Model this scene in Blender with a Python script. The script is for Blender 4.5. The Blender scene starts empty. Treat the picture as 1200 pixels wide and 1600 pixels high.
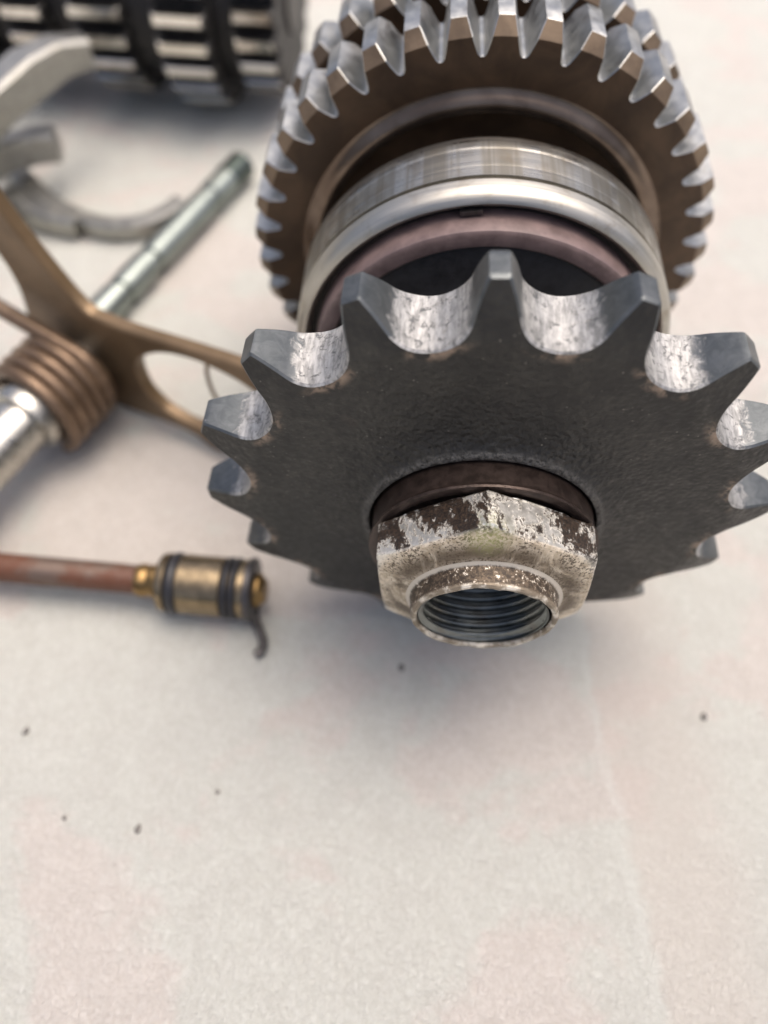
import bpy, math, random
from mathutils import Vector, Matrix, noise as mnoise
random.seed(7)
R = math.radians
MM = 0.001
sc = bpy.context.scene
COL = sc.collection

# ------------------------------------------------------------------ camera
cam_d = bpy.data.cameras.new('camera')
cam = bpy.data.objects.new('camera', cam_d); COL.objects.link(cam); sc.camera = cam
cam.location = (-10.574*MM, -65.908*MM, 143.083*MM)
cam.rotation_euler = (R(90-57.6015), 0, R(4.0894))
cam_d.sensor_fit = 'HORIZONTAL'; cam_d.sensor_width = 27.0
cam_d.lens = 27.0*1175/1200
cam_d.clip_start = 0.005; cam_d.clip_end = 100
cam_d.dof.use_dof = True
cam_d.dof.focus_distance = 0.100
cam_d.dof.aperture_fstop = 9.3
cam_d.dof.aperture_blades = 0

# ------------------------------------------------------------------ light
SUN_AZ, SUN_EL = 50.0, 76.0          # azimuth clockwise from +Y, elevation
w = bpy.data.worlds.new('World'); sc.world = w; w.use_nodes = True
wn = w.node_tree; wn.nodes.clear()
sky = wn.nodes.new('ShaderNodeTexSky'); sky.sky_type = 'NISHITA'; sky.sun_disc = False
sky.sun_elevation = R(SUN_EL); sky.sun_rotation = R(SUN_AZ)
sky.air_density = 0.75; sky.dust_density = 10.0; sky.ozone_density = 1.0; sky.altitude = 100
bg = wn.nodes.new('ShaderNodeBackground'); bg.inputs[1].default_value = 0.15
wo = wn.nodes.new('ShaderNodeOutputWorld')
wn.links.new(sky.outputs[0], bg.inputs[0]); wn.links.new(bg.outputs[0], wo.inputs[0])
sd = bpy.data.lights.new('sun', 'SUN'); sd.energy = 0.6; sd.angle = R(60); sd.color = (1, .96, .87)
so = bpy.data.objects.new('sun', sd); COL.objects.link(so)
v = Vector((math.sin(R(SUN_AZ))*math.cos(R(SUN_EL)), math.cos(R(SUN_AZ))*math.cos(R(SUN_EL)), math.sin(R(SUN_EL))))
so.rotation_euler = v.to_track_quat('Z', 'Y').to_euler(); so.location = v*2

sc.view_settings.view_transform = 'Standard'; sc.view_settings.look = 'None'
sc.view_settings.exposure = 0.62; sc.view_settings.gamma = 1.0
sc.view_settings.use_curve_mapping = False
sc.render.engine = 'CYCLES'
sc.cycles.use_denoising = True
sc.cycles.max_bounces = 8

# ------------------------------------------------------------------ node helpers
class Mat:
    def __init__(s, name, rough=.5, metal=0.0, spec=.5, color=(.5, .5, .5)):
        s.m = bpy.data.materials.new(name); s.m.use_nodes = True
        s.t = s.m.node_tree; s.b = s.t.nodes['Principled BSDF']
        s.set('Base Color', color); s.set('Roughness', rough); s.set('Metallic', metal)
        s.set('Specular IOR Level', spec)
        g = s.t.nodes.new('ShaderNodeNewGeometry'); o = s.t.nodes.new('ShaderNodeTexCoord')
        s.pos = s.scale(g.outputs['Position'], 1000); s.loc = s.scale(o.outputs['Object'], 1000)
    def lk(s, a, b): s.t.links.new(a, b)
    def put(s, sock, val):
        if isinstance(val, bpy.types.NodeSocket): s.lk(val, sock)
        elif isinstance(val, (tuple, list)) and len(val) == 3 and sock.type == 'RGBA': sock.default_value = (*val, 1)
        else: sock.default_value = val
    def set(s, name, val): s.put(s.b.inputs[name], val)
    def scale(s, vec, k):
        n = s.t.nodes.new('ShaderNodeVectorMath'); n.operation = 'SCALE'
        s.lk(vec, n.inputs[0]); n.inputs['Scale'].default_value = k; return n.outputs[0]
    def vmul(s, vec, k):
        n = s.t.nodes.new('ShaderNodeVectorMath'); n.operation = 'MULTIPLY'
        s.lk(vec, n.inputs[0]); n.inputs[1].default_value = k; return n.outputs[0]
    def noise(s, vec, scale, detail=4, rough=.5, dist=0.0):
        n = s.t.nodes.new('ShaderNodeTexNoise'); s.lk(vec, n.inputs['Vector'])
        n.inputs['Scale'].default_value = scale; n.inputs['Detail'].default_value = detail
        n.inputs['Roughness'].default_value = rough; n.inputs['Distortion'].default_value = dist
        return n.outputs['Fac']
    def voro(s, vec, scale, feature='F1'):
        n = s.t.nodes.new('ShaderNodeTexVoronoi'); n.feature = feature; s.lk(vec, n.inputs['Vector'])
        n.inputs['Scale'].default_value = scale; return n.outputs['Distance']
    def ramp(s, fac, lo, hi, a=0.0, b=1.0):
        n = s.t.nodes.new('ShaderNodeMapRange'); n.interpolation_type = 'SMOOTHSTEP'
        s.put(n.inputs['Value'], fac); s.put(n.inputs['From Min'], lo); s.put(n.inputs['From Max'], hi)
        s.put(n.inputs['To Min'], a); s.put(n.inputs['To Max'], b); return n.outputs[0]
    def math(s, op, a, b=0.0, clamp=False):
        n = s.t.nodes.new('ShaderNodeMath'); n.operation = op; n.use_clamp = clamp
        s.put(n.inputs[0], a); s.put(n.inputs[1], b); return n.outputs[0]
    def mix(s, fac, a, b):
        n = s.t.nodes.new('ShaderNodeMix'); n.data_type = 'RGBA'
        s.put(n.inputs[0], fac); s.put(n.inputs[6], a); s.put(n.inputs[7], b); return n.outputs[2]
    def sep(s, vec):
        n = s.t.nodes.new('ShaderNodeSeparateXYZ'); s.lk(vec, n.inputs[0]); return n.outputs
    def dist(s, vec, p):
        n = s.t.nodes.new('ShaderNodeVectorMath'); n.operation = 'DISTANCE'
        s.lk(vec, n.inputs[0]); n.inputs[1].default_value = p; return n.outputs['Value']
    def length(s, vec):
        n = s.t.nodes.new('ShaderNodeVectorMath'); n.operation = 'LENGTH'; s.lk(vec, n.inputs[0]); return n.outputs['Value']
    def bump(s, height, dist_mm, strength=1.0, prev=None):
        n = s.t.nodes.new('ShaderNodeBump'); n.inputs['Strength'].default_value = strength
        n.inputs['Distance'].default_value = dist_mm*MM; s.lk(height, n.inputs['Height'])
        if prev is not None: s.lk(prev, n.inputs['Normal'])
        s.lk(n.outputs[0], s.b.inputs['Normal']); return n.outputs[0]

# ------------------------------------------------------------------ mesh helpers (all shapes in millimetres)
def finish(me, mats, sharp):
    for m in mats: me.materials.append(m)
    for p in me.polygons: p.use_smooth = True
    me.set_sharp_from_angle(angle=R(sharp))
def mesh(name, verts, faces, mats, fm=None, sharp=32):
    me = bpy.data.meshes.new(name)
    me.from_pydata([(x*MM, y*MM, z*MM) for x, y, z in verts], [], faces)
    me.update()
    if fm: me.polygons.foreach_set('material_index', fm)
    finish(me, mats if isinstance(mats, (list, tuple)) else [mats], sharp)
    return me
def obj(name, me, parent=None, loc=(0, 0, 0), rot=(0, 0, 0)):
    o = bpy.data.objects.new(name, me); COL.objects.link(o)
    o.location = [c*MM for c in loc]; o.rotation_euler = rot
    if parent: o.parent = parent
    return o
def thing(name, label, cat, loc=(0, 0, 0), rz=0.0):
    o = obj(name, None, None, loc, (0, 0, rz)); o.empty_display_size = .01
    o['label'] = label; o['category'] = cat
    return o
def lathe(prof, n=128, axis='Y', closed=False, fm=None, a0=0.0):
    """prof: (r, y) list, revolved about Y (r=0 allowed at the ends)."""
    V, F, M = [], [], []
    rings = []
    for r, y in prof:
        if r < 1e-6:
            V.append((0, y, 0)); rings.append([len(V)-1])
        else:
            rings.append(list(range(len(V), len(V)+n)))
            for i in range(n):
                a = 2*math.pi*i/n+a0; V.append((r*math.sin(a), y, r*math.cos(a)))
    pairs = list(zip(rings, rings[1:])) + ([(rings[-1], rings[0])] if closed else [])
    for k, (A, B) in enumerate(pairs):
        for i in range(n):
            j = (i+1) % n
            if len(A) == 1: f = (A[0], B[j], B[i])
            elif len(B) == 1: f = (A[i], A[j], B[0])
            else: f = (A[i], A[j], B[j], B[i])
            F.append(f); M.append(fm[k] if fm else 0)
    return V, F, M
def tube(path, rad, n=14, caps=True):
    """round tube along a list of points; rad is a number or one per point"""
    P = [Vector(p) for p in path]; V, F = [], []
    rad = rad if isinstance(rad, (list, tuple)) else [rad]*len(P)
    up = None
    for k, p in enumerate(P):
        t = (P[min(k+1, len(P)-1)]-P[max(k-1, 0)]).normalized()
        if up is None:
            up = Vector((0, 0, 1)) if abs(t.z) < .9 else Vector((1, 0, 0))
        u = (up-t*up.dot(t)).normalized(); up = u; s = t.cross(u)
        for i in range(n):
            a = 2*math.pi*i/n; q = p+(u*math.cos(a)+s*math.sin(a))*rad[k]; V.append(tuple(q))
    for k in range(len(P)-1):
        for i in range(n):
            j = (i+1) % n; F.append((k*n+i, k*n+j, k*n+n+j, k*n+n+i))
    if caps:
        F.append(tuple(range(n))[::-1]); F.append(tuple(range((len(P)-1)*n, len(P)*n)))
    return V, F
def smooth_path(pts, n=8):
    P = [Vector(p) for p in pts]; out = []
    for i in range(len(P)-1):
        p0, p1, p2, p3 = P[max(i-1, 0)], P[i], P[i+1], P[min(i+2, len(P)-1)]
        for k in range(n):
            t = k/n
            out.append(.5*((2*p1)+(p2-p0)*t+(2*p0-5*p1+4*p2-p3)*t*t+(3*p1-p0-3*p2+p3)*t**3))
    out.append(P[-1]); return [tuple(p) for p in out]
def bar(path, wd, ht, bev=.8, taper=None):
    """rectangular bar with chamfered edges swept along a path, width across, height along z"""
    P = [Vector(p) for p in path]; V, F = [], []
    for k, p in enumerate(P):
        t = (P[min(k+1, len(P)-1)]-P[max(k-1, 0)]).normalized()
        s = t.cross(Vector((0, 0, 1))).normalized(); u = s.cross(t).normalized()
        f = taper[k] if taper else 1
        a, b = wd/2*f, ht/2*f
        for x, y in ((-a+bev, -b), (a-bev, -b), (a, -b+bev), (a, b-bev), (a-bev, b), (-a+bev, b), (-a, b-bev), (-a, -b+bev)):
            V.append(tuple(p+s*x+u*y))
    for k in range(len(P)-1):
        for i in range(8):
            j = (i+1) % 8; F.append((k*8+i, k*8+j, k*8+8+j, k*8+8+i))
    F.append(tuple(range(8))[::-1]); F.append(tuple(range((len(P)-1)*8, len(P)*8)))
    return V, F

# ------------------------------------------------------------------ materials
def m_table():
    m = Mat('pale_felt_paper', rough=.85, spec=.25); p = m.pos
    big = m.noise(m.vmul(p, (1, 1.4, 1)), .022, 3, .55, .6)
    tint = m.ramp(m.math('ADD', big, m.math('MULTIPLY', m.math('SUBTRACT', m.noise(p, .12, 4, .6, .5), .5), .25)), .47, .56)
    col = m.mix(tint, (.665, .688, .63), (.70, .652, .60))
    fib = m.noise(m.vmul(p, (1.0, .8, 1)), 1.35, 7, .76, .7)
    col = m.mix(m.ramp(fib, .35, .7), m.mix(.26, col, (.44, .40, .36)), m.mix(.34, col, (.88, .87, .85)))
    fine = m.noise(p, 3.4, 3, .7)
    col = m.mix(m.ramp(fine, .58, .8, 0, .4), col, (.95, .94, .92))
    med = m.noise(p, .16, 4, .6, .4)
    col = m.mix(m.ramp(med, .3, .7, 0, .2), col, (.50, .475, .44))
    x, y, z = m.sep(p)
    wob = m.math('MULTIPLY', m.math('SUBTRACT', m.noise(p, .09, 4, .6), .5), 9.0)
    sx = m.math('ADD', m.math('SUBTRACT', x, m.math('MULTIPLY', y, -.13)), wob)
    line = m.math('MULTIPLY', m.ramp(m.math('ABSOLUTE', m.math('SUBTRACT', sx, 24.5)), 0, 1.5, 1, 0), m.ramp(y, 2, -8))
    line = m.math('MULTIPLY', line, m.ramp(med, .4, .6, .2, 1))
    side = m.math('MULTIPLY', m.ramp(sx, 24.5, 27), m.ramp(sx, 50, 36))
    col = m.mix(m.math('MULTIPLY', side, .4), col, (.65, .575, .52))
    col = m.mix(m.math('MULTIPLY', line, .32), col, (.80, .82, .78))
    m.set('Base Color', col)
    h = m.math('ADD', m.math('MULTIPLY', fib, 1.0), m.math('MULTIPLY', fine, .45))
    m.bump(h, .95, 1.0)
    return m.m
def m_sprocket_face():
    m = Mat('blackened_cast_steel', rough=.5, metal=.25); p, l = m.pos, m.loc
    r = m.length(m.vmul(l, (1, 0, 1)))
    a = m.noise(p, .16, 5, .6, .5); b = m.noise(p, .75, 5, .65); c = m.noise(p, 1.9, 4, .7)
    col = m.mix(m.ramp(a, .35, .68), (.015, .015, .0145), (.033, .032, .028))
    col = m.mix(m.ramp(b, .35, .65, .0, .4), col, (.015, .015, .014))
    col = m.mix(m.ramp(m.noise(p, .3, 4, .6, .8), .6, .76, 0, .4), col, (.050, .041, .034))
    col = m.mix(m.ramp(c, .62, .78, 0, .4), col, (.11, .105, .095))
    scr = m.ramp(m.noise(m.vmul(p, (.35, 1, 4.5)), .55, 3, .6, .8), .70, .76, 0, .35)
    scr2 = m.ramp(m.noise(m.vmul(p, (4.0, 1, .4)), .5, 3, .6, 1.0), .72, .77, 0, .3)
    col = m.mix(m.math('MAXIMUM', scr, scr2), col, (.14, .135, .125))
    dust = m.math('MULTIPLY', m.ramp(m.voro(p, .95), .06, .16, 1, 0), m.ramp(m.noise(p, .2, 3), .5, .62))
    col = m.mix(m.math('MULTIPLY', dust, .55), col, (.30, .28, .24))
    # bare rusty-tan bruises beside the roller seats
    h = math.pi/16
    d1 = m.dist(m.vmul(l, (1, 0, 1)), (41.65*math.sin(h), 0, 41.65*math.cos(h)))
    d2 = m.dist(m.vmul(l, (1, 0, 1)), (-41.65*math.sin(h), 0, 41.65*math.cos(h)))
    dm = m.math('MINIMUM', d1, d2)
    inn = m.ramp(r, 35.6, 37.2, 1, 0)
    wear = m.math('MULTIPLY', m.ramp(dm, 5.9, 7.8, 1, 0), inn)
    wear = m.math('MULTIPLY', wear, m.ramp(m.noise(p, .42, 5, .65, .4), .42, .62))
    col = m.mix(m.math('MULTIPLY', wear, .8), col, (.36, .27, .20))
    m.set('Base Color', col)
    m.set('Roughness', m.ramp(b, .3, .7, .34, .58))
    near = m.math('MULTIPLY', m.ramp(r, 16, 30, 1.0, .3), m.ramp(a, .3, .65, .5, 1.15))
    lip = m.math('MULTIPLY', m.ramp(m.math('ABSOLUTE', m.math('SUBTRACT', r, 17.9)), .2, 1.0, 1, 0), m.ramp(c, .35, .6))
    m.set('Base Color', m.mix(m.math('MULTIPLY', lip, .5), col, (.17, .165, .155)))
    vg = m.voro(p, 1.25, 'SMOOTH_F1')
    hh = m.math('MULTIPLY', m.math('ADD', m.math('MULTIPLY', vg, .8), m.math('MULTIPLY', c, .5)), near)
    m.bump(hh, .55, 1.0)
    return m.m
def m_sprocket_flank():
    m = Mat('worn_steel_flank', rough=.35, metal=.85); p, l = m.pos, m.loc
    r = m.length(m.vmul(l, (1, 0, 1)))
    n1 = m.noise(p, .5, 6, .68, .7); n2 = m.noise(p, .85, 6, .7, .5)
    sc_ = m.noise(m.vmul(p, (1, .25, 1)), 1.5, 4, .65)
    edge = m.math('ADD', r, m.math('MULTIPLY', m.math('SUBTRACT', n1, .5), 6.0))
    worn = m.ramp(edge, 38.0, 39.6, 1, 0)
    spots = m.ramp(m.math('ADD', n2, m.math('MULTIPLY', m.math('SUBTRACT', n1, .5), .5)), .53, .66)
    white = m.mix(m.ramp(sc_, .3, .7), (.23, .23, .225), (.50, .495, .48))
    white = m.mix(m.math('MULTIPLY', spots, .8), white, (.085, .09, .095))
    grey = m.mix(m.ramp(n1, .3, .7), (.085, .095, .10), (.135, .145, .15))
    grey = m.mix(m.ramp(n2, .68, .76), grey, (.42, .42, .41))
    m.set('Base Color', m.mix(worn, grey, white))
    m.set('Metallic', m.ramp(worn, 0, 1, .8, .65))
    m.set('Roughness', m.math('ADD', m.ramp(worn, 0, 1, .40, .50), m.math('MULTIPLY', m.math('SUBTRACT', n2, .5), .3)))
    m.bump(m.math('ADD', m.math('MULTIPLY', worn, m.math('SUBTRACT', 1.0, spots)), m.math('MULTIPLY', sc_, .4)), .06, .7)
    return m.m
def m_steel(name, col=(.55, .54, .52), rough=.3, metal=1.0, streak=None, grime=.3, gcol=(.12, .10, .08)):
    m = Mat(name, rough=rough, metal=metal); p = m.pos
    n = m.noise(p if streak is None else m.vmul(m.loc, streak), .5, 5, .6, .3)
    f = m.noise(m.loc if streak is None else m.vmul(m.loc, streak), 2.4, 4, .65)
    c = m.mix(m.ramp(n, .3, .7), tuple(x*.85 for x in col), tuple(min(1, x*1.12) for x in col))
    c = m.mix(m.ramp(m.noise(p, .23, 5, .65, .5), .5, .72, 0, grime), c, gcol)
    m.set('Base Color', c)
    m.set('Roughness', m.math('ADD', m.ramp(n, .3, .7, rough*.8, rough*1.25), m.math('MULTIPLY', f, .06)))
    m.bump(f, .04, .5)
    return m.m
def m_brown(name, dark=(.055, .036, .024), light=(.12, .08, .052), rough=.42, metal=.55):
    m = Mat(name, rough=rough, metal=metal); p = m.pos
    a = m.noise(p, .12, 5, .6, .5); b = m.noise(p, 1.3, 5, .65)
    c = m.mix(m.ramp(a, .32, .7), dark, light)
    c = m.mix(m.ramp(b, .6, .8, 0, .35), c, tuple(x*1.8 for x in light))
    m.set('Base Color', c); m.set('Roughness', m.ramp(b, .3, .7, rough*.85, rough*1.2))
    m.bump(b, .05, .5)
    return m.m
def m_nut():
    m = Mat('grimy_nickel_nut', rough=.36, metal=.8); p, l = m.pos, m.loc
    y = m.sep(l)[1]; r = m.length(m.vmul(l, (1, 0, 1)))
    big = m.noise(m.vmul(p, (1, .75, 1)), .105, 7, .68, 1.0)
    mid = m.noise(p, .7, 6, .7, .4); fine = m.noise(p, 2.6, 4, .7)
    base = m.mix(m.ramp(mid, .3, .7), (.58, .56, .50), (.86, .84, .78))
    # flats: torn black-brown patches; front cone: speckled tan
    flat = m.ramp(y, -15.6, -15.0)
    strk = m.noise(m.vmul(p, (1.0, .5, 1.0)), .75, 6, .70, .6)
    patch = m.math('ADD', big, m.math('MULTIPLY', m.math('SUBTRACT', strk, .5), .5))
    patch = m.math('ADD', patch, m.math('MULTIPLY', m.math('SUBTRACT', fine, .5), .22))
    dirt = m.math('MULTIPLY', m.ramp(patch, .475, .565), flat)
    cone = m.mix(m.ramp(mid, .35, .65), (.44, .37, .27), (.74, .66, .53))
    cone = m.mix(m.ramp(m.math('ADD', fine, m.math('MULTIPLY', m.math('SUBTRACT', big, .5), .7)), .52, .60, 0, .9), cone, (.06, .044, .03))
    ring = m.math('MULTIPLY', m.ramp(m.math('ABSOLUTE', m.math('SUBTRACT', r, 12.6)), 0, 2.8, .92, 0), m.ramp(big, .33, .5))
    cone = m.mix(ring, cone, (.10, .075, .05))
    col = m.mix(flat, cone, base)
    green = m.math('MULTIPLY', m.ramp(m.dist(l, (0, -15.6, 15.6)), 1.0, 4.6, 1, 0), m.ramp(fine, .35, .6))
    col = m.mix(m.math('MULTIPLY', green, .75), col, (.34, .35, .15))
    col = m.mix(dirt, col, m.mix(m.ramp(fine, .4, .65), (.014, .011, .009), (.055, .037, .025)))
    m.set('Base Color', col)
    m.set('Metallic', m.math('MULTIPLY', m.math('SUBTRACT', 1.0, dirt), m.ramp(flat, 0, 1, .45, .8)))
    m.set('Roughness', m.math('ADD', m.ramp(flat, 0, 1, .5, .3), m.math('MULTIPLY', m.math('SUBTRACT', mid, .4), .35)))
    m.bump(m.math('ADD', m.math('MULTIPLY', dirt, .7), m.math('MULTIPLY', mid, .6)), .12, .7)
    return m.m
def m_rust_rod():
    m = Mat('rusty_rod_steel', rough=.5, metal=.5); p = m.pos
    a = m.noise(m.vmul(p, (.5, 1, 1)), .16, 5, .65, .5); b = m.noise(p, .9, 5, .7)
    c = m.mix(m.ramp(a, .44, .60), (.17, .125, .10), (.105, .04, .02))
    c = m.mix(m.ramp(b, .52, .72, 0, .7), c, (.20, .15, .13))
    m.set('Base Color', c); m.set('Metallic', m.ramp(a, .44, .6, .75, .15)); m.bump(b, .12, .6)
    return m.m
def m_plain(name, col, rough, metal=0.0, var=.25, scale=.8, bump=.04):
    m = Mat(name, rough=rough, metal=metal); p = m.pos
    a = m.noise(p, scale, 5, .65, .3)
    m.set('Base Color', m.mix(m.ramp(a, .3, .7), tuple(x*(1-var) for x in col), tuple(x*(1+var) for x in col)))
    m.set('Roughness', m.ramp(a, .3, .7, rough*.85, min(1, rough*1.15)))
    m.bump(m.noise(p, scale*3, 4, .6), bump, .5)
    return m.m
TABLE = m_table()
SPFACE, SPFLANK = m_sprocket_face(), m_sprocket_flank()
def m_race():
    m = Mat('polished_race_steel', rough=.28, metal=1.0); l = m.loc; y = m.sep(l)[1]
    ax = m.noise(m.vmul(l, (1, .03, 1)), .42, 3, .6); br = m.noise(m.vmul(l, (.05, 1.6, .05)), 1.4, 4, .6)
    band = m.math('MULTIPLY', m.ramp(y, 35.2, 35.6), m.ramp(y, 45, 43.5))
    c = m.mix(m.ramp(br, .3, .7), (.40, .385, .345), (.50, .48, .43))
    tooth_refl = m.math('MULTIPLY', m.ramp(ax, .38, .60), band)  # axial stripes: reflection of the gear teeth painted into the race colour
    c = m.mix(m.math('MULTIPLY', tooth_refl, .75), c, (.17, .155, .125))
    c = m.mix(m.ramp(m.noise(m.pos, .2, 5, .65, .4), .5, .72, 0, .45), c, (.22, .17, .11))
    m.set('Base Color', c); m.set('Roughness', m.math('ADD', m.ramp(br, .3, .7, .24, .36), m.math('ADD', m.math('MULTIPLY', tooth_refl, .12), m.ramp(y, 34.8, 34.4, 0, .12))))
    m.bump(br, .05, .5); return m.m
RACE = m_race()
TOOTH = m_steel('ground_tooth_steel', (.42, .425, .415), .36, 1.0, grime=.4, gcol=(.16, .14, .11))
CHAMF = m_brown('brown_tooth_chamfer', (.12, .085, .055), (.22, .16, .105), .42, .5)
GEARF = m_brown('brown_gear_face', (.052, .032, .019), (.10, .062, .036), .42, .4)
BOSS = m_brown('brown_polished_boss', (.11, .08, .06), (.20, .155, .12), .22, .8)
MAUVE = m_plain('mauve_seal_rim', (.155, .112, .108), .42, .15, .25, .3)
RUBBER = m_plain('black_seal_rubber', (.016, .016, .018), .5, 0, .3, 1.0, .1)
DARK = m_plain('dark_oiled_steel', (.035, .032, .03), .42, .5)
COLLARM = m_plain('brown_black_collar_steel', (.058, .042, .036), .36, .6, .35, .6, .08)
NUT = m_nut()
THREAD = m_steel('oily_thread_steel', (.19, .205, .20), .3, 1.0, grime=.4, gcol=(.09, .06, .04))
RUSTROD = m_rust_rod()
BRASS = m_steel('brass', (.31, .20, .085), .36, 1.0, grime=.95, gcol=(.05, .035, .02))
BRONZE = m_plain('tan_oiled_bronze', (.24, .185, .115), .24, .9, .25, .5)
ORING = m_plain('black_oring_rubber', (.018, .018, .021), .42, 0, .2)
CLIP = m_plain('blued_clip_steel', (.09, .085, .085), .38, .8, .25)
LEVERM = m_brown('bronzed_lever_plate', (.15, .10, .054), (.195, .133, .075), .42, .5)
SPRINGM = m_brown('bronzed_spring_wire', (.12, .08, .052), (.22, .15, .098), .38, .55)
SHAFTM = m_steel('bright_shaft_steel', (.50, .485, .44), .26, 1.0, grime=.3, gcol=(.26, .22, .16))
RODM = m_steel('greenish_rod_steel', (.27, .30, .28), .32, 1.0, grime=.6, gcol=(.10, .12, .11))
FORKM = m_steel('cast_fork_steel', (.36, .355, .33), .34, .95, grime=.25, gcol=(.3, .27, .2))
IGEAR = m_steel('dark_gear_steel', (.72, .69, .63), .12, 1.0, grime=.4, gcol=(.10, .08, .06))
GRIT = m_plain('dark_grit', (.16, .15, .14), .8, 0, .3)

# ------------------------------------------------------------------ table surface
def build_table():
    # fine relief near the parts, flat out to the rim
    xs = [-3000, -800, -300] + [-200+2.5*i for i in range(int(340/2.5)+1)] + [200, 400, 800, 3000]
    ys = [-3000, -800, -200] + [-110+2.5*i for i in range(int(420/2.5)+1)] + [400, 800, 3000]
    crease = [(26, -3.2), (25.9, -22.7), (29.2, -31.8), (30.3, -49.6), (34, -58.7), (38, -75)]
    def hz(x, y):
        if abs(x) > 210 or y < -115 or y > 315: return 0.0
        h = -.35+.35*mnoise.noise(Vector((x*.018, y*.025, 1.3)))+.10*mnoise.noise(Vector((x*.07, y*.09, 4.1)))
        d = 1e9
        for (x0, y0), (x1, y1) in zip(crease, crease[1:]):
            t = max(0, min(1, ((x-x0)*(x1-x0)+(y-y0)*(y1-y0))/((x1-x0)**2+(y1-y0)**2)))
            d = min(d, math.hypot(x-x0-t*(x1-x0), y-y0-t*(y1-y0)))
        h += .42*math.exp(-(d/2.4)**2)
        return min(h, -.02)
    V = [(x, y, hz(x, y)) for y in ys for x in xs]; n = len(xs)
    F = [(j*n+i, j*n+i+1, j*n+n+i+1, j*n+n+i) for j in range(len(ys)-1) for i in range(n-1)]
    o = obj('tabletop', mesh('tabletop', V, F, TABLE, sharp=60)); o['kind'] = 'structure'
    o['label'] = 'pale pinkish white felt-like table covering under all the parts'
build_table()

# ------------------------------------------------------------------ toothed wheels
def tooth_mesh(name, half, hp, rin, yf, yb, mats, m=6, bev=.25, depth=5, chamf_r=None, sharp=30):
    """One tooth pointing +Z, thickness along Y.
    half: right half outline (x, z) from the valley bottom (angle hp) to the tip corner,
    yf(r)/yb(r): front and back surface. Materials: 0 face, 1 flank, 2 chamfer."""
    n = len(half)
    nrm = []
    for i in range(n):
        a, b = half[max(i-1, 0)], half[min(i+1, n-1)]
        tx, tz = b[0]-a[0], b[1]-a[1]; L = math.hypot(tx, tz)
        nx, nz = tz/L, -tx/L                     # outward (away from tooth) for a path running up its right side
        if i == 0: nx, nz = math.sin(hp), math.cos(hp)
        if i == n-1: nx, nz = (nx*.7, .7)
        nrm.append((nx, nz))
    ins = [(x-nx*bev, z-nz*bev) for (x, z), (nx, nz) in zip(half, nrm)]
    V, F, M = [], [], []
    def add(p): V.append(p); return len(V)-1
    def face(front):
        yy = yf if front else yb
        rows = []
        th = hp
        rows.append([add((rin*math.sin(th*(2*k/m-1)), yy(rin), rin*math.cos(th*(2*k/m-1)))) for k in range(m+1)])
        for (x, z) in ins:
            r, t = math.hypot(x, z), math.atan2(x, z)
            rows.append([add((r*math.sin(t*(2*k/m-1)), yy(r), r*math.cos(t*(2*k/m-1)))) for k in range(m+1)])
        for i, (A, B) in enumerate(zip(rows, rows[1:])):
            for k in range(m):
                f = (A[k], A[k+1], B[k+1], B[k])
                F.append(f if front else f[::-1])
                rr = math.hypot(*ins[i]) if i < n else 0
                prev_r = math.hypot(*ins[i-1]) if i > 0 else 0
                M.append(2 if chamf_r and front and prev_r >= chamf_r-.01 else 0)
        # outline order: left valley -> tip left -> tip right -> right valley
        return [r_[0] for r_ in rows[1:]] + rows[-1][1:-1] + [r_[-1] for r_ in rows[1:]][::-1]
    fi, bi = face(True), face(False)
    tip = half[-1]; rt, tt = math.hypot(*tip), math.atan2(*tip)
    path = [(-x, z) for x, z in half] + [(rt*math.sin(tt*(2*k/m-1)), rt*math.cos(tt*(2*k/m-1))) for k in range(1, m)] + [(x, z) for x, z in half][::-1]
    rings = [fi]
    for d in range(depth+1):
        ring = []
        for (x, z) in path:
            r = math.hypot(x, z); a, b = yf(r)+bev, yb(r)-bev
            ring.append(add((x, a+(b-a)*d/depth, z)))
        rings.append(ring)
    rings.append(bi)
    for A, B in zip(rings, rings[1:]):
        for k in range(len(A)-1):
            F.append((A[k], A[k+1], B[k+1], B[k])[::-1]); M.append(4 if len(mats) > 4 and n-2 <= k < len(A)-n+1 else 1)
    # the faces above wind differently at front; recalc outward below
    me = mesh(name, V, F, mats, M, sharp)
    return me
def fix_normals(me):
    import bmesh
    bm = bmesh.new(); bm.from_mesh(me); bmesh.ops.recalc_face_normals(bm, faces=bm.faces); bm.to_mesh(me); bm.free()

# ------------------------------------------------------------------ output shaft with sprocket, nut, bearing and gears
shaft = thing('output_shaft', 'steel gearbox shaft carrying a dark chain sprocket, hex nut, bearing and large brown-faced gear', 'gear shaft', (0, 0, 0), R(.9))
AX = (0, 0, 44)

# --- sprocket
NS, RP, RIN = 16, 41.45, 32.5
hs = math.pi/NS
def sprocket_half():
    cx, cz, rr = RP*math.sin(hs), RP*math.cos(hs), 5.45
    pts = []
    for k in range(11):
        ph = R(66)*k/10; a = hs+ph
        pts.append((cx-rr*math.sin(a), cz-rr*math.cos(a)))
    p0 = Vector(pts[-1]); p2 = Vector((1.36, 43.75)); p1 = Vector((p0.x-.42, p0.y+1.9))
    for k in range(1, 8):
        t = k/8; q = p0*(1-t)**2+p1*2*t*(1-t)+p2*t*t; pts.append((q.x, q.y))
    pts += [(1.36, 43.75), (1.16, 44.0)]
    return pts
def sf(r): return -2.6+2.6*max(0, min(1, (r-36.5)/7.5))**1.25
def sb(r): return 7.2-2.6*max(0, min(1, (r-36.5)/7.5))**1.25
spm = tooth_mesh('sprocket_tooth', sprocket_half(), hs, RIN, sf, sb, [SPFACE, SPFLANK, SPFLANK], m=8, bev=.28, depth=6, sharp=34)
fix_normals(spm)
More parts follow.
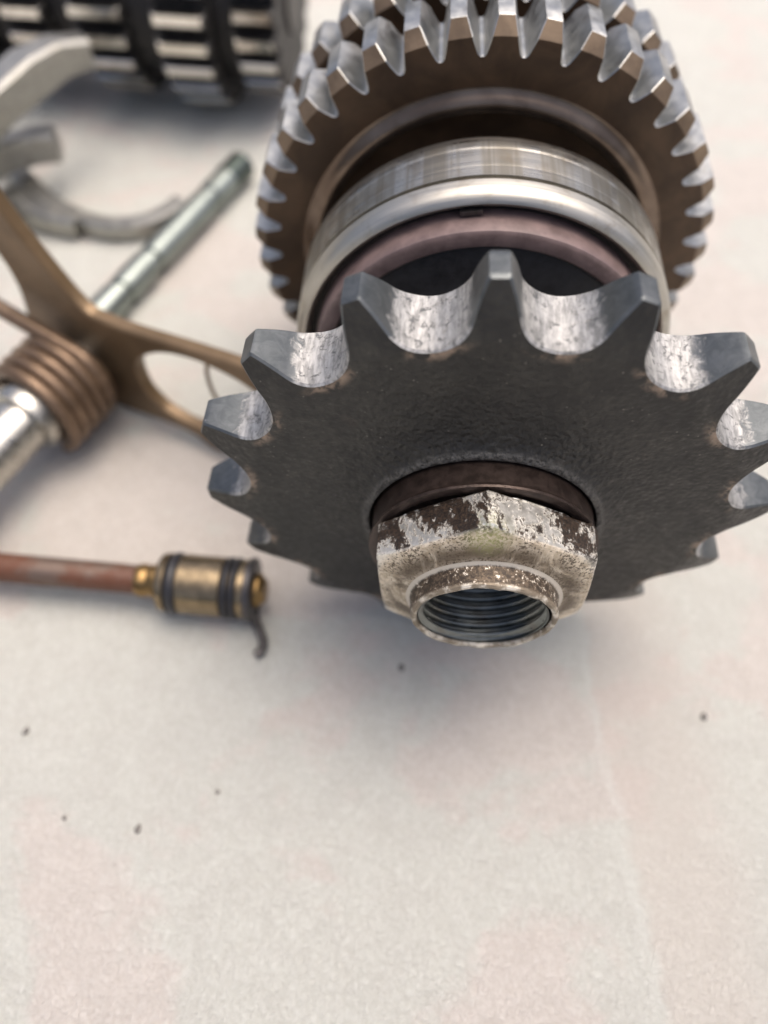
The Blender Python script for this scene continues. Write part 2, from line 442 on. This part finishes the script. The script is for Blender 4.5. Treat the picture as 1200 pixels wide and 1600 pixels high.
prof = [(RIN, 7.2), (RIN, 7.2-.001)]
front = [(15.2, -1.0), (16.9, -1.2), (17.1, -4.6), (17.35, -4.95), (17.9, -4.95), (18.35, -4.6), (18.9, -4.1), (19.8, -3.65), (21.2, -3.25), (23.2, -2.95), (26, -2.75), (29, -2.63), (RIN, -2.6)]
V, F, M = lathe([(15.2, -1.0)]+front[1:], 128, a0=-hs)
n0 = len(V)
V2, F2, M2 = lathe([(RIN, 7.2), (26, 7.2), (20, 8.5), (15.2, 8.5), (15.2, -1.0)], 128, a0=-hs)
V += V2; F += [tuple(i+n0 for i in f) for f in F2]
spme = mesh('sprocket', V, F, [SPFACE], None, 38)
sprocket = obj('sprocket', spme, shaft, AX, (0, 0, R(-.9)))
sprocket['label'] = 'dark cast sprocket with bright worn tooth flanks'
for k in range(NS):
    obj('tooth', spm, sprocket, rot=(0, R(-3.44)+2*math.pi*k/NS, 0))
sprocket.rotation_euler = (0, 0, R(-.9))

# --- collar ring between sprocket and nut
V, F, M = lathe([(12, -1.3), (16.6, -1.3), (16.75, -1.6), (16.75, -7.9), (16.9, -8.3), (17.15, -8.7), (17.1, -9.05), (16.6, -9.2), (15.6, -9.0), (15.2, -8.3), (12, -8.2)], 96)
obj('collar_ring', mesh('collar_ring', V, F, COLLARM, sharp=40), shaft, AX)

# --- lock nut
def build_nut():
    n = 144; Rc = 17.5; ap = Rc*math.cos(math.pi/6)
    def hexr(a):
        d = (a+math.pi/6) % (math.pi/3)-math.pi/6      # corner at a = 0
        # distance to flat, corners slightly rounded
        a2 = (a % (math.pi/3))-math.pi/6
        return min(ap/math.cos(a2), Rc-.12)
    def conY(r): return -17.15+(r-11)*.355             # front cone
    V, F = [], []
    rings = []
    def ring(fn):
        ids = []
        for i in range(n):
            a = 2*math.pi*i/n; r, y = fn(a); V.append((r*math.sin(a), y, r*math.cos(a))); ids.append(len(V)-1)
        rings.append(ids)
    ring(lambda a: (10.0, -9.5))
    ring(lambda a: (min(hexr(a), 15.6), -9.5))
    ring(lambda a: (hexr(a)-.25, -9.6))
    ring(lambda a: (hexr(a), -9.95))
    for t in (.25, .5, .75):
        ring(lambda a, t=t: (hexr(a), -9.95+t*(conY(hexr(a))+9.95)))
    ring(lambda a: (hexr(a), conY(hexr(a))+.22))
    ring(lambda a: (hexr(a)-.25, conY(hexr(a)-.25)))
    for t in (.3, .6, 1):
        ring(lambda a, t=t: ((hexr(a)-.25)*(1-t)+11.3*t, conY((hexr(a)-.25)*(1-t)+11.3*t)))
    for A, B in zip(rings, rings[1:]):
        for i in range(n):
            j = (i+1) % n; F.append((A[i], A[j], B[j], B[i]))
    me = mesh('lock_nut', V, F, NUT, sharp=24); fix_normals(me)
    nut = obj('lock_nut', me, shaft, (.15, 0, 44), (0, R(-4.0), 0))
    nut['label'] = 'grimy nickel-coloured hex nut with dark torn patches'
    # thin staking collar with an uneven rim
    def rim(a): return 0.34*mnoise.noise(Vector((math.sin(a)*3.2, math.cos(a)*3.2, 2)))+.10*mnoise.noise(Vector((math.sin(a)*9, math.cos(a)*9, 7)))
    V, F, rings = [], [], []
    ring(lambda a: (11.3, conY(11.3)+.02))
    ring(lambda a: (10.8, conY(10.8)-.04))
    ring(lambda a: (10.62, -17.45))
    ring(lambda a: (10.58, -18.6))
    ring(lambda a: (10.56, -19.8))
    ring(lambda a: (10.5+rim(a)*.5, -20.15+rim(a)))
    ring(lambda a: (10.25+rim(a)*.5, -20.42+rim(a)))
    ring(lambda a: (9.75+rim(a)*.4, -20.35+rim(a)))
    ring(lambda a: (9.55, -19.9))
    for A, B in zip(rings, rings[1:]):
        for i in range(n):
            j = (i+1) % n; F.append((A[i], A[j], B[j], B[i]))
    me = mesh('collar', V, F, NUTRIM, sharp=30); fix_normals(me)
    obj('collar', me, nut)
    # internal thread: helical ridge surface
    V, F = [], []; pitch = 1.5; nz = 84; y0, y1 = -19.95, -9.6
    for k in range(nz+1):
        y = y0+(y1-y0)*k/nz
        for i in range(n):
            a = 2*math.pi*i/n; ph = ((y/pitch+a/(2*math.pi)) % 1)
            t = abs(2*ph-1)
            r = 9.5-.85*min(1, max(0, (t-.12)/.72))*min(1, (k+2)/6)
            V.append((r*math.sin(a), y, r*math.cos(a)))
    for k in range(nz):
        for i in range(n):
            j = (i+1) % n; F.append((k*n+i, k*n+j, k*n+n+j, k*n+n+i))
    me = mesh('thread', V, F, THREAD, sharp=80)
    for p in me.polygons: p.flip()
    obj('thread', me, nut)
def m_rim():
    m = Mat('scuffed_nut_rim', rough=.48, metal=.4); p, l = m.pos, m.loc
    y = m.sep(l)[1]; f = m.noise(p, 1.5, 6, .72, .4); g = m.noise(p, .5, 5, .6)
    dark = m.mix(m.ramp(f, .4, .62), (.035, .026, .019), (.14, .105, .072))
    dark = m.mix(m.ramp(m.math('ADD', f, m.math('MULTIPLY', g, .3)), .74, .78), dark, (.72, .68, .6))
    e = m.math('ADD', y, m.math('MULTIPLY', m.math('SUBTRACT', f, .5), 1.4))
    c = m.mix(m.ramp(e, -20.1, -19.75, 1, 0), dark, m.mix(m.ramp(g, .42, .62), (.20, .165, .12), (.60, .56, .48)))
    c = m.mix(m.ramp(m.math('ADD', y, m.math('MULTIPLY', m.math('SUBTRACT', f, .5), .5)), -17.5, -17.2), c, (.55, .51, .44))
    m.set('Base Color', c); m.bump(f, .15, .7); return m.m
NUTRIM = m_rim()
build_nut()

# --- the shaft itself, spacer, seal and bearing
V, F, M = lathe([(0, -8.6), (8.2, -8.6), (9, -8.0), (9, 3), (11.9, 3.2), (11.9, 26), (14, 26.2), (14, 120), (0, 120)], 64)
obj('core_shaft', mesh('core_shaft', V, F, DARK), shaft, AX)
V, F, M = lathe([(12, 8.7), (15.5, 8.7), (16, 9.2), (16, 27.6), (12, 27.8)], 96)
obj('spacer', mesh('spacer', V, F, DARK), shaft, AX)
V, F, M = lathe([(15.8, 26.4), (17.2, 25.4), (19, 26.2), (21, 27.4), (25.6, 27.9), (26.2, 28.4), (26.2, 31)], 128)
obj('seal', mesh('seal', V, F, RUBBER, sharp=40), shaft, AX)
V, F, M = lathe([(26.2, 29), (26.25, 27.7), (26.7, 27.2), (28.6, 27.2), (29.1, 27.6), (29.2, 28.4), (29.2, 33)], 128)
obj('seal_rim', mesh('seal_rim', V, F, MAUVE, sharp=40), shaft, AX)
bearing = obj('bearing', None, shaft, AX); bearing.empty_display_size = .01
V, F, M = lathe([(30.3, 36), (30.3, 31.9), (30.6, 31.2), (31.2, 30.8), (31.9, 31.1), (32.4, 31.7), (32.6, 32.1), (32.75, 32.5), (32.85, 33.0), (32.85, 34.5), (32.1, 34.6), (32.1, 35.3), (32.85, 35.4), (32.85, 37.6), (32.72, 37.75), (32.85, 37.9), (32.85, 41.9), (32.7, 42.1), (32.85, 42.3), (32.85, 44.8), (32.2, 46.0), (30.6, 46.4), (26, 46.4)], 160)
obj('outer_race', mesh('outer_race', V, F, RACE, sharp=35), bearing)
V, F, M = lathe([(26.2, 32.6), (30.3, 32.6)], 96)
obj('bearing_shield', mesh('bearing_shield', V, F, DARK), bearing)
tab_v = []
for yy in (30.6, 32.2):
    for a, r in ((-3.2, 29.62), (3.2, 29.62), (3.2, 30.25), (-3.2, 30.25)):
        tab_v.append((r*math.sin(R(a-8)), yy, r*math.cos(R(a-8))))
obj('locating_tab', mesh('locating_tab', tab_v, [(0, 1, 2, 3), (7, 6, 5, 4), (0, 4, 5, 1), (1, 5, 6, 2), (2, 6, 7, 3), (3, 7, 4, 0)], CLIP), bearing)

# --- gears
def gear_half(hp, rroot, rtip, k=1.0):
    x = lambda r, hw: (hw, math.sqrt(r*r-hw*hw))
    rb = rroot*math.sin(hp)
    h = rtip-rroot
    pts = [(rroot*math.sin(hp), rroot*math.cos(hp)), x(rroot+.02, rb*.92), x(rroot+.25*h*.3, rb*.83), x(rroot+.2*h, rb*.77),
           x(rroot+.38*h, rb*.69), x(rroot+.56*h, rb*.625), x(rroot+.74*h, rb*.535), x(rroot+.9*h, rb*.455), x(rtip, rb*.395)]
    return pts
def make_gear(parent, name, N, rtip, rroot, y0, y1, hub_front, hub_back, mats, loc, phase=0.0, chamf=.56, cdepth=1.9, label=None, rin_off=1.2, bev=.12, rot=(0, 0, 0)):
    hp = math.pi/N; rin = rroot-rin_off
    rc = rroot+chamf*(rtip-rroot)
    yf = lambda r: y0+cdepth*max(0, (r-rc)/(rtip-rc)); yb = lambda r: y1-cdepth*max(0, (r-rc)/(rtip-rc))
    tm = tooth_mesh(name+'_tooth', gear_half(hp, rroot, rtip), hp, rin, yf, yb, mats, m=2, bev=bev, depth=1, chamf_r=rc-bev*1.3, sharp=25)
    fix_normals(tm)
    n = N*2
    V, F, M = lathe(hub_front+[(rin, y0)], n, a0=-hp)
    k = len(V); V2, F2, M2 = lathe([(rin, y1)]+hub_back, n, a0=-hp)
    V += V2; F += [tuple(i+k for i in f) for f in F2]
    g = obj(name, mesh(name, V, F, [mats[0], mats[3]], None, 35), parent, loc, rot)
    if label: g['label'] = label
    g.rotation_euler = rot
    for i in range(N):
        obj('tooth', tm, g, rot=(0, phase+2*math.pi*i/N, 0))
    return g
GM = [GEARF, TOOTH, CHAMF, BOSS, TOOTH]
make_gear(shaft, 'gear', 38, 44.0, 38.9, 56.6, 69.0, [(14, 60), (29.6, 60), (29.7, 57), (33.0, 56.6)], [(30, 69), (14, 69)], GM, AX, label='large brown-faced gear with bright teeth')
make_gear(shaft, 'gear', 36, 43.2, 38.3, 76.5, 88.0, [(14, 70.5), (24, 70.5), (25, 71.5), (25, 76.5)], [(20, 88), (14, 88)], GM, AX, phase=.03)
# polished boss ring on the big gear's face
V, F, M = lathe([(29.9, 59.5), (29.95, 56.6), (30.2, 55.9), (30.8, 55.3), (31.6, 55.1), (32.4, 55.35), (33.0, 55.9), (33.5, 56.35), (34.2, 56.52)], 152)
obj('boss_ring', mesh('boss_ring', V, F, BOSS, sharp=50), shaft, AX)

# ------------------------------------------------------------------ clutch pushrod
d0, d1 = Vector((-94.4, 1.4, 6.7)), Vector((-39.2, -.1, 6.7))
ax = (d1-d0).normalized(); rz = math.atan2(-ax.x, ax.y)      # local +Y along the rod
push = thing('pushrod', 'rusty thin rod ending in a tan cylinder with black rubber rings and hooked clip', 'pushrod', (d0.x, d0.y, 0), rz)
def along(u): return u                                       # local y in mm from the frame's edge
PZ = (0, 0, 6.7)
V, F, M = lathe([(0, -40), (3.0, -40), (3.0, 26), (2.95, 31.5), (0, 31.5)], 40)
obj('rod', mesh('rod', V, F, RUSTROD), push, PZ)
V, F, M = lathe([(0, 28.9), (3.1, 29.0), (3.35, 29.3), (3.4, 30.8), (3.15, 31.2), (3.15, 31.8), (3.45, 32.2), (3.45, 33.2), (4.0, 33.7), (4.0, 36), (0, 36)], 40)
obj('brass_ferrule', mesh('brass_ferrule', V, F, BRASS, sharp=45), push, PZ)
V, F, M = lathe([(0, 33.8), (5.0, 33.8), (5.8, 34.3), (6.1, 35.2), (6.1, 35.8), (5.5, 36.0), (5.5, 38.3), (6.1, 38.5), (6.1, 47.0), (5.5, 47.2), (5.5, 50.3), (6.0, 50.5), (6.0, 51.7), (0, 51.7)], 64)
obj('cylinder_body', mesh('cylinder_body', V, F, BRONZE, sharp=30), push, PZ)
for y0, y1, nb in ((36.05, 38.25, 1), (47.25, 48.7, 1), (48.8, 50.25, 1)):
    c, h = (y0+y1)/2, (y1-y0)/2
    V, F, M = lathe([(5.5+.82*math.sin(math.pi*k/10) if 0 < k < 10 else 5.3, c-h*math.cos(math.pi*k/10)) for k in range(11)], 64)
    obj('rubber_ring', mesh('rubber_ring', V, F, ORING, sharp=60), push, PZ)
V, F, M = lathe([(0, 51.75), (6.2, 51.75), (6.55, 52.0), (6.55, 52.9), (6.1, 53.2), (0, 53.2)], 64)
clip = obj('hook_clip', mesh('hook_clip', V, F, CLIP, sharp=35), push, PZ)
pth = smooth_path([(2.0, 52.6, -4.6), (4.2, 53.2, -5.2), (6.6, 54.6, -5.5), (8.6, 55.6, -5.55), (10.6, 55.5, -5.5), (11.6, 54.6, -5.45)], 6)
V, F = tube(pth, 0.95, 12); obj('hook', mesh('hook', V, F, CLIP, sharp=50), clip)
V, F, M = lathe([(0, 53.1), (3.4, 53.1), (3.6, 53.6), (3.5, 54.2), (2.5, 54.9), (2.3, 55.3), (0, 55.5)], 32)
obj('brass_tip', mesh('brass_tip', V, F, BRASS, sharp=40), push, PZ)

# ------------------------------------------------------------------ shift shaft with return spring and lever plate
a = Vector((-.39982, -.91659, 0)); s = Vector((.91659, -.39982, 0)); UP = Vector((0, 0, 1))
P0 = Vector((-93.8, 41.4, 14))
shift = thing('shift_shaft', 'bronze-brown shift lever plate with coiled return spring around a bright shaft', 'shift lever', (P0.x, P0.y, 0))
def W(ss, u, z): return tuple(s*ss+a*u+UP*z)                  # local coordinates: across, along the axis, height
V, F = tube([W(0, -15.6, 14), W(0, -12, 14), W(0, 60, 14)], 6.3, 48)
obj('shaft', mesh('shaft', V, F, SHAFTM), shift)
V, F = tube([W(0, -10, 14), W(0, 8.0, 14), W(0, 8.6, 14), W(0, 8.9, 14)], [8.1, 8.1, 7.9, 7.4], 48)
obj('sleeve', mesh('sleeve', V, F, SHAFTM), shift)
turns, per = 4.15, 36; pts = []
for k in range(int(turns*per)+1):
    t = 2*math.pi*k/per
    pts.append(W(10.5*math.cos(t-1.0), 5.2-3.05*k/per, 14+10.5*math.sin(t-1.0)))
spring_top = pts[-1]
V, F = tube(pts, 1.56, 14); sp = obj('return_spring', mesh('return_spring', V, F, SPRINGM, sharp=60), shift)
pts = smooth_path([W(10.4, -7.4, 13), W(10.0, -7.6, 17.2), W(6.6, -7.7, 22.0), W(-3, -7.5, 25.2), W(-14, -7.2, 28.4), W(-32, -7, 33.5)], 8)
V, F = tube(pts, 1.9, 14); obj('spring_leg', mesh('spring_leg', V, F, SPRINGM, sharp=60), sp)
def plate(outer, hole, u0, u1, bev=.5):
    """plate with one window: ring of quads between resampled outer and hole loops"""
    def resample(P, n, start):
        L = [0]
        for i in range(len(P)): L.append(L[-1]+math.dist(P[i], P[(i+1) % len(P)]))
        out = []
        for k in range(n):
            d = L[-1]*k/n
            i = max(j for j in range(len(P)) if L[j] <= d+1e-9); t = (d-L[i])/(L[i+1]-L[i])
            p, q = P[i], P[(i+1) % len(P)]; out.append((p[0]+(q[0]-p[0])*t, p[1]+(q[1]-p[1])*t))
        return out
    return resample
outer = [(6.9, 33.0), (12, 31.6), (19.3, 31.9), (34.2, 33.8), (48.1, 35.2), (56, 34.5), (59, 30), (57, 24), (51, 15), (42, 6), (36.5, 1.2), (33.2, .3), (31.2, 1.6), (27, 3.0), (19.6, 2.9), (14, 2.2), (7, 1.3), (0, 1.0), (-8, 4.5), (-12.5, 11), (-13.5, 20), (-11, 32), (-12.6, 42), (-20, 58), (-24, 68), (-14, 73), (-8.5, 66), (-4.6, 54.0), (.4, 43.4)]
hole = [(16.9, 18), (17.3, 12.4), (20.3, 8.4), (23.8, 6.9), (29, 6.4), (36.5, 7.4), (44, 13), (50, 22), (51.5, 26.5), (47.5, 29.8), (39.7, 31.2), (33.3, 30.9), (26.3, 28.8), (20.6, 25.2), (17.8, 21.8)]
def catmull_closed(P, n=5):
    out = []; L = len(P)
    for i in range(L):
        p0, p1, p2, p3 = [Vector(P[(i+k) % L]) for k in (-1, 0, 1, 2)]
        for k in range(n):
            t = k/n
            q = .5*((2*p1)+(p2-p0)*t+(2*p0-5*p1+4*p2-p3)*t*t+(3*p1-p0-3*p2+p3)*t**3); out.append((q.x, q.y))
    return out
def plate_mesh(name, outer, holes, u0, u1, mat, bev=.45):
    import bmesh
    from mathutils.geometry import tessellate_polygon
    loops = [catmull_closed(outer, 4)]+[catmull_closed(h, 4) for h in holes]
    def inset(P, d, sign):
        out = []; L = len(P)
        area = sum(P[i][0]*P[(i+1) % L][1]-P[(i+1) % L][0]*P[i][1] for i in range(L))
        sg = sign*(1 if area > 0 else -1)
        for i in range(L):
            tx, ty = P[(i+1) % L][0]-P[i-1][0], P[(i+1) % L][1]-P[i-1][1]; l = math.hypot(tx, ty) or 1
            out.append((P[i][0]-ty/l*d*sg, P[i][1]+tx/l*d*sg))
        return out
    ins = [inset(loops[0], bev, 1)]+[inset(h, bev, -1) for h in loops[1:]]
    V, F = [], []
    tri = tessellate_polygon([[Vector((x, y, 0)) for x, y in L] for L in ins])
    flat = [p for L in ins for p in L]
    for u, rev in ((u1, False), (u0, True)):
        b = len(V); V += [W(x, u, y) for x, y in flat]
        F += [tuple(b+i for i in (t[::-1] if rev else t)) for t in tri]
    nf = len(flat); off = 0
    for L, I in zip(loops, ins):
        n = len(L); b1 = len(V); V += [W(x, u1-bev, y) for x, y in L]; b0 = len(V); V += [W(x, u0+bev, y) for x, y in L]
        for i in range(n):
            j = (i+1) % n
            F.append((off+i, off+j, b1+j, b1+i)); F.append((b1+i, b1+j, b0+j, b0+i)); F.append((b0+i, b0+j, nf+off+j, nf+off+i))
        off += n
    me = mesh(name, V, F, mat, sharp=35); fix_normals(me); return me
obj('lever_plate', plate_mesh('lever_plate', outer, [hole], -15.2, -12.0, LEVERM), shift)
pts = smooth_path([W(38, -13.6, 32), W(37, -13, 27), W(38, -12.6, 21), W(42, -12.4, 14.5)], 6)
V, F = tube(pts, .45, 8); obj('wire', mesh('wire', V, F, LEVERM, sharp=60), shift)

# ------------------------------------------------------------------ shift fork rod
A, B = Vector((-97.5, 71.7, 4.4)), Vector((-69.3, 146.2, 4.4)); L = (B-A).length; dr = (B-A).normalized()
rod = thing('fork_rod', 'slim grooved steel rod lying on the table behind the brown lever', 'rod', (A.x, A.y, 0), math.atan2(-dr.x, dr.y))
V, F, M = lathe([(0, -14), (4.2, -14), (4.2, 14.0), (3.5, 14.4), (3.5, 15.8), (4.2, 16.2), (4.2, 27.5), (3.4, 28.0), (3.4, 30), (4.2, 30.5), (4.2, 58), (3.6, 58.5), (3.6, 60.5), (4.2, 61), (4.2, L-10)], 48)
obj('rod_body', mesh('rod_body', V, F, RODM, sharp=30), rod, (0, 0, 4.4))
V, F, M = lathe([(4.2, L-10), (4.38, L-9.8), (4.38, L-1.2), (3.5, L), (1.8, L), (1.6, L-1.2), (0, L-1.4)], 48)
obj('rod_end', mesh('rod_end', V, F, m_steel('dark_rod_end', (.09, .11, .10), .3, 1.0, grime=.4), sharp=30), rod, (0, 0, 4.4))

# ------------------------------------------------------------------ shift forks
fk = thing('shift_fork', 'standing steel shift fork with two thick curved prongs beside the dark gears', 'shift fork', (-142, 117, 0))
O = Vector((-142, 117, 0))
def rel(P): return [tuple(Vector(p)-O) for p in P]
pth = smooth_path([(-141, 113, 21), (-136.5, 119, 26), (-130.5, 129.5, 30), (-124.3, 141, 32), (-119.2, 150.6, 32), (-112.5, 156.5, 31)], 1)
n = len(pth)
V, F = bar(rel(pth), 8.4, 10.0, 1.0, [1.0, 1.05, 1.05, 1.1, .98, .8]); obj('prong', mesh('prong', V, F, FORKM, sharp=30), fk)
pth = smooth_path([(-146, 113, 13), (-141.5, 122.5, 13.5), (-136, 130.6, 14), (-128.6, 135.4, 14), (-121.6, 137.2, 14)], 6)
V, F = bar(rel(pth), 7.0, 9.0, 1.0); obj('prong', mesh('prong', V, F, FORKM, sharp=30), fk)
V, F, M = lathe([(7, -12), (9.6, -12), (10.2, -11.4), (10.2, 11.4), (9.6, 12), (7, 12), (7, -12)], 48)
obj('hub', mesh('hub', V, F, FORKM, sharp=35), fk, (-4, -6, 12.2), (R(90), 0, 0))
fl = thing('shift_fork', 'slim curved steel shift fork lying flat on the table under the grooved rod', 'shift fork', (-120, 120, 0))
O = Vector((-120, 120, 0))
pth = smooth_path([(-144, 143, 3.3), (-135.5, 134, 3.3), (-124.6, 123.8, 3.2), (-113, 117.2, 3), (-102.6, 114.4, 3), (-93.6, 116.2, 3), (-88, 121, 3), (-85, 126.5, 3)], 6)
n = len(pth)
V, F = bar(rel(pth), 5.0, 5.4, .7, [1.25]*8+[1.25-.25*k/12 for k in range(12)]+[1.0]*(n-20)); obj('curved_arm', mesh('curved_arm', V, F, FORKM, sharp=30), fl)
pth = smooth_path([(-136, 126, 3.6), (-128, 119, 3.6), (-120, 116.2, 3.4), (-112, 115, 3.2)], 5)
V, F = bar(rel(pth), 6.2, 6.4, .8); obj('web', mesh('web', V, F, FORKM, sharp=30), fl)

# ------------------------------------------------------------------ input shaft: row of small gears far behind
inp = thing('input_shaft', 'dark row of toothed gears on a shaft lying behind the forks', 'gear shaft', (-108, 196, 0), R(90-3))
BLK = m_plain('black_gap_shade', (.012, .011, .011), .55, 0, .3)  # near-black colour stands in for shade in the gaps between gears
VALLEY_SHADE = m_plain('valley_shade_tooth_flank', (.05, .048, .046), .3, .6, .3)  # dark flank colour paints the shade of the valleys between tooth rows
IM = [BLK, VALLEY_SHADE, VALLEY_SHADE, BLK, IGEAR]
# local +Y runs along the shaft (towards -X of the table); local y = position
V, F, M = lathe([(0, -51), (10, -51), (10, 75), (0, 75)], 48)
obj('core_shaft', mesh('core_shaft', V, F, DARK), inp, (0, 0, 31))
for y0, y1, r in ((-36.8, -31.2, 23), (-14.3, -5.2, 23.4), (12.2, 20.8, 19.5), (35.2, 42.8, 20)):  # black filler discs added so the gaps between gears read as deep shade
    V, F, M = lathe([(10.1, y0), (r, y0), (r, y1), (10.1, y1)], 48)
    obj('spacer', mesh('spacer', V, F, BLK), inp, (0, 0, 31))  # black filler disc added for gap shade, not a real spacer
for y0, y1, rt, N, ph in ((-50, -37, 27.0, 22, .05), (-31, -14.5, 31.0, 25, .1), (-5, 12, 28.2, 22, .02), (21, 35, 25.0, 20, .08), (43, 57, 28.5, 23, 0.0)):
    make_gear(inp, 'gear', N, rt, rt-4.6, y0, y1, [(9, y0)], [(9, y1)], IM, (0, 0, 31), phase=ph, chamf=.7, cdepth=1.0, bev=.2)

# ------------------------------------------------------------------ grit on the table
def grit(x, y, r, label, seed):
    rnd = random.Random(seed)
    V, F = [], []
    n = 7
    V.append((0, 0, r*.9))
    for k, (zz, q) in enumerate(((.6, .7), (.05, 1.0))):
        for i in range(n):
            t = 2*math.pi*i/n; e = q*r*rnd.uniform(.6, 1.25)
            V.append((e*math.cos(t), e*math.sin(t)*1.3, r*zz*rnd.uniform(.7, 1.1)))
    for i in range(n):
        j = (i+1) % n; F.append((0, 1+i, 1+j)); F.append((1+i, 1+n+i, 1+n+j, 1+j))
    F.append(tuple(range(2*n, n, -1)))
    o = obj('grit_crumb', mesh('grit_crumb', V, F, GRIT, sharp=30), None, (x, y, -.3))
    o['label'] = label; o['category'] = 'crumb'; o['group'] = 'dark crumbs scattered on the table'
grit(-81.5, -29.4, .75, 'dark crumb on the table below the rusty pushrod, leftmost of all', 1)
grit(47.6, -17.4, .75, 'dark crumb on the bare table right of the nut', 2)
grit(-11.0, -11.6, .65, 'dark crumb on the table just below left of the nut', 3)
grit(-56.0, -45.0, .62, 'dark crumb on the table, nearest of all to the camera', 4)
grit(-43.0, -37.7, .45, 'small dark crumb below the hook clip, second nearest to the nut', 5)
grit(-69.6, -44.1, .4, 'tiny dark crumb left of the nearest crumb', 6)
